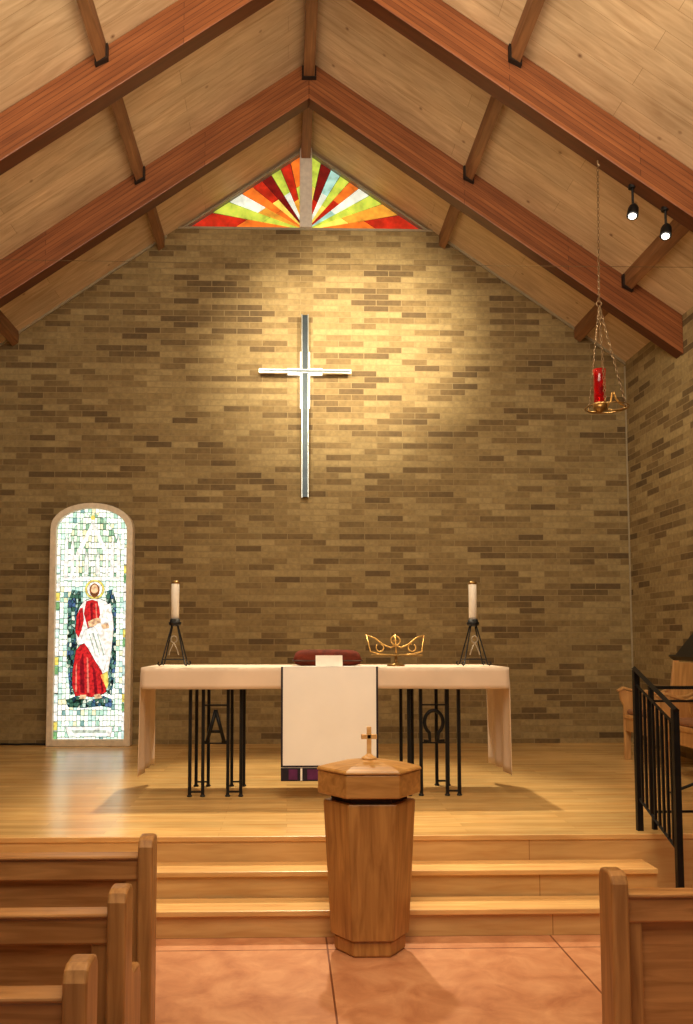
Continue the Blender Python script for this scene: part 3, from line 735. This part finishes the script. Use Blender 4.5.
for k in range(3):
    a = k*2*PI/3+.5; MB().tube([(0, 0, .14), (.26*math.cos(a), .26*math.sin(a), .012)], .011, 8).build('foot', M['black'], root)
MB().tube([(0, 0, .1), (0, 0, 1.12)], .013, 10).build('pole', M['black'], root)
m = MB(); rr = Matrix.Rotation(math.radians(-50), 3, 'Y')
m.box(-.17, .17, -.25, .25, 1.15, 1.165, rot=rr); m.build('desk', M['black'], root, bevel=.003)
m = MB(); m.box(-.19, -.175, -.25, .25, 1.15, 1.2, rot=rr, piv=(0, 0, 1.157)); m.build('ledge', M['black'], root)

# ---------------------------------------------------------------- sanctuary lamp
YL = YBM[1]+BW/2
tp = at(598, 176, Y=YL); kn = at(599, 302, Y=YL); bt_ = at(607, 407, Y=YL)
zc_beam = ZC-BD-K*(tp.x-RC)
root = thing('sanctuary_lamp', 'hanging sanctuary lamp with red glass on thin metal chains', 'hanging lamp', (tp.x, YL, zc_beam))
def rel(v): return Vector((v.x-tp.x, 0, v.z-zc_beam))
def chain(p0, p1, link=.034, r=.0028):
    m = MB(); d = (p1-p0); n = max(2, int(d.length/(link*.78))); dn = d.normalized()
    side = dn.cross(Vector((0, 1, 0))).normalized(); oth = dn.cross(side).normalized()
    for i in range(n):
        c = p0+d*((i+.5)/n); w = side if i % 2 else oth
        pts = [c+dn*(link*.5*math.cos(2*PI*k/8))+w*(link*.25*math.sin(2*PI*k/8)) for k in range(8)]
        m.tube(pts, r, 5, closed=True)
    return m
K0 = rel(kn); B0 = rel(bt_)
MB().tube([(0, 0, 0), (0, 0, -.03), (.012, 0, -.045)], .008, 8).build('hook', M['dull'], root)
chain(Vector((0, 0, -.04)), K0).build('main_chain', M['dull'], root)
m = MB(); c = [K0+Vector((.02*math.cos(2*PI*k/12), 0, .02*math.sin(2*PI*k/12)-.015)) for k in range(12)]; m.tube(c, .005, 6, closed=True); m.build('ring', M['dull'], root)
rb = .165
ends = [B0+Vector((rb*math.cos(a), rb*math.sin(a), .0)) for a in (math.radians(5), math.radians(125), math.radians(245))]
for e in ends: chain(K0+Vector((0, 0, -.03)), e).build('side_chain', M['dull'], root)
gxx = B0.x-.055
m = MB()
for i, e in enumerate(ends):
    m.tube([B0+Vector((0, 0, -.02)), B0+(e-B0)*.4+Vector((0, 0, -.026)), B0+(e-B0)*.8+Vector((0, 0, -.012)), e, e+Vector((0, 0, .02))], .008, 8)
rim = [B0+Vector((rb*math.cos(k*PI/12), rb*math.sin(k*PI/12), -.006)) for k in range(24)]
m.tube(rim, .005, 6, closed=True)
m.loft([(.02, B0.z-.045), (.05, B0.z-.02), (.054, B0.z+.03), (.050, B0.z+.03)], 20, cx=gxx, cy=B0.y)
m.tube([B0+Vector((0, 0, -.02)), Vector((gxx, 0, B0.z-.03))], .007, 8)
m.build('holder', M['dbrass'], root, smooth=True)
m = MB()
m.tube([B0+Vector((-.01, -.02, -.01)), B0+Vector((.02, -.03, .04)), B0+Vector((.03, -.03, .105)), B0+Vector((.045, -.03, .115)), B0+Vector((.06, -.03, .06)), B0+Vector((.10, -.02, .02)), B0+Vector((.15, 0, .005))], [.006, .008, .007, .007, .008, .007, .005], 8)
m.build('scroll_arm', M['brass'], root, smooth=True)
MB().loft([(.034, B0.z+.031), (.045, B0.z+.04), (.045, B0.z+.25), (.05, B0.z+.30), (.046, B0.z+.30), (.042, B0.z+.26)], 24, cx=gxx, cy=0).build('red_glass', M['redglass'], root, smooth=True)

# ---------------------------------------------------------------- spotlights on the soffit of the near beam
for px, py, lb in ((633, 211, 'black spotlight can, left of the pair under the near beam'), (666, 231, 'black spotlight can, right of the pair under the near beam')):
    Y = YBM[1]+BW-.05
    p = at(px, py, Y=Y)
    zb = ZC-BD-K*(p.x-RC)
    root = thing('ceiling_spotlight', lb, 'spotlight', (p.x, Y, zb), group='black spotlights under the roof')
    dz = p.z-zb
    MB().tube([(0, 0, .02), (0, 0, -.012)], .032, 16).build('canopy', M['black'], root)
    MB().tube([(0, 0, -.01), (0, 0, dz+.04)], .010, 8).build('stem', M['black'], root)
    rot = Matrix.Translation((0, 0, dz)) @ Matrix.Rotation(math.radians(-20), 4, 'X') @ Matrix.Rotation(math.radians(14), 4, 'Y') @ Matrix.Scale(.76, 4)
    m = MB(); m.loft([(.05, -.062), (.058, -.075), (.06, -.07), (.056, .03), (.045, .06), (.03, .085), (.012, .09)], 20); m.xf(rot); m.build('can', M['black'], root, smooth=True)
    m = MB(); m.loft([(.040, -.079), (.040, -.0755)], 20); m.xf(rot); m.build('lens', M['bulb'], root)

# ---------------------------------------------------------------- lights
def look(o, tgt):
    d = Vector(tgt)-o.location; o.rotation_euler = d.to_track_quat('-Z', 'Y').to_euler()
def spot(loc, tgt, W, ang, blend=.6, size=.08, col=(1, .84, .58)):
    l = bpy.data.lights.new('spot', 'SPOT'); l.energy = W; l.spot_size = math.radians(ang); l.spot_blend = blend; l.shadow_soft_size = size; l.color = col
    o = bpy.data.objects.new('spot_light', l); C.objects.link(o); o.location = loc; look(o, tgt); return o
def area(loc, tgt, W, sx, sy, col=(1, .84, .63)):
    l = bpy.data.lights.new('area', 'AREA'); l.shape = 'RECTANGLE'; l.size = sx; l.size_y = sy; l.energy = W; l.color = col
    o = bpy.data.objects.new('area_light', l); C.objects.link(o); o.location = loc; look(o, tgt); return o
spot((1.45, 6.85, 5.2), at(370, 345, Y=YW), 820, 60, 1)
spot((-.6, 6.85, 5.3), at(315, 360, Y=YW), 520, 60, 1)
spot((RC+.2, 5.6, 5.2), at(345, 420, Y=YW), 260, 72, 1, .2)
spot((AC, 8.75, 6.7), (AC, 6.55, P), 1900, 42, .7, .12)
spot((-1.9, 6.7, 4.6), (-1.9, 6.6, P), 90, 74, 1, .15)
spot((2.4, 6.7, 4.6), (2.4, 6.6, P), 90, 74, 1, .15)
spot((RC+.3, 4.2, 6.4), (AC, 5.1, P), 190, 52, 1, .3)
spot((1.2, 6.9, 5.6), (XR, 8.2, 2.6), 190, 74, 1, .1)  # added spot without a fixture, brightens the right wall and chairs
spot((RC, 2.2, 6.4), (RC, 4.3, 0), 380, 66, 1, .5)
area((RC, 2.0, 4.6), (RC, 4.2, 7.3), 290, 4.5, 3.0)
area((RC, 1.2, 5.2), (RC, 5.0, .3), 140, 3.5, 2.5)  # added forward fill without a fixture, lifts the lower wall
w = bpy.data.worlds.new('world'); S.world = w; w.use_nodes = True
bg = w.node_tree.nodes['Background']; bg.inputs[0].default_value = (1, .84, .66, 1); bg.inputs[1].default_value = .18
S.view_settings.view_transform = 'Standard'
S.view_settings.look = 'None'
S.view_settings.exposure = 0
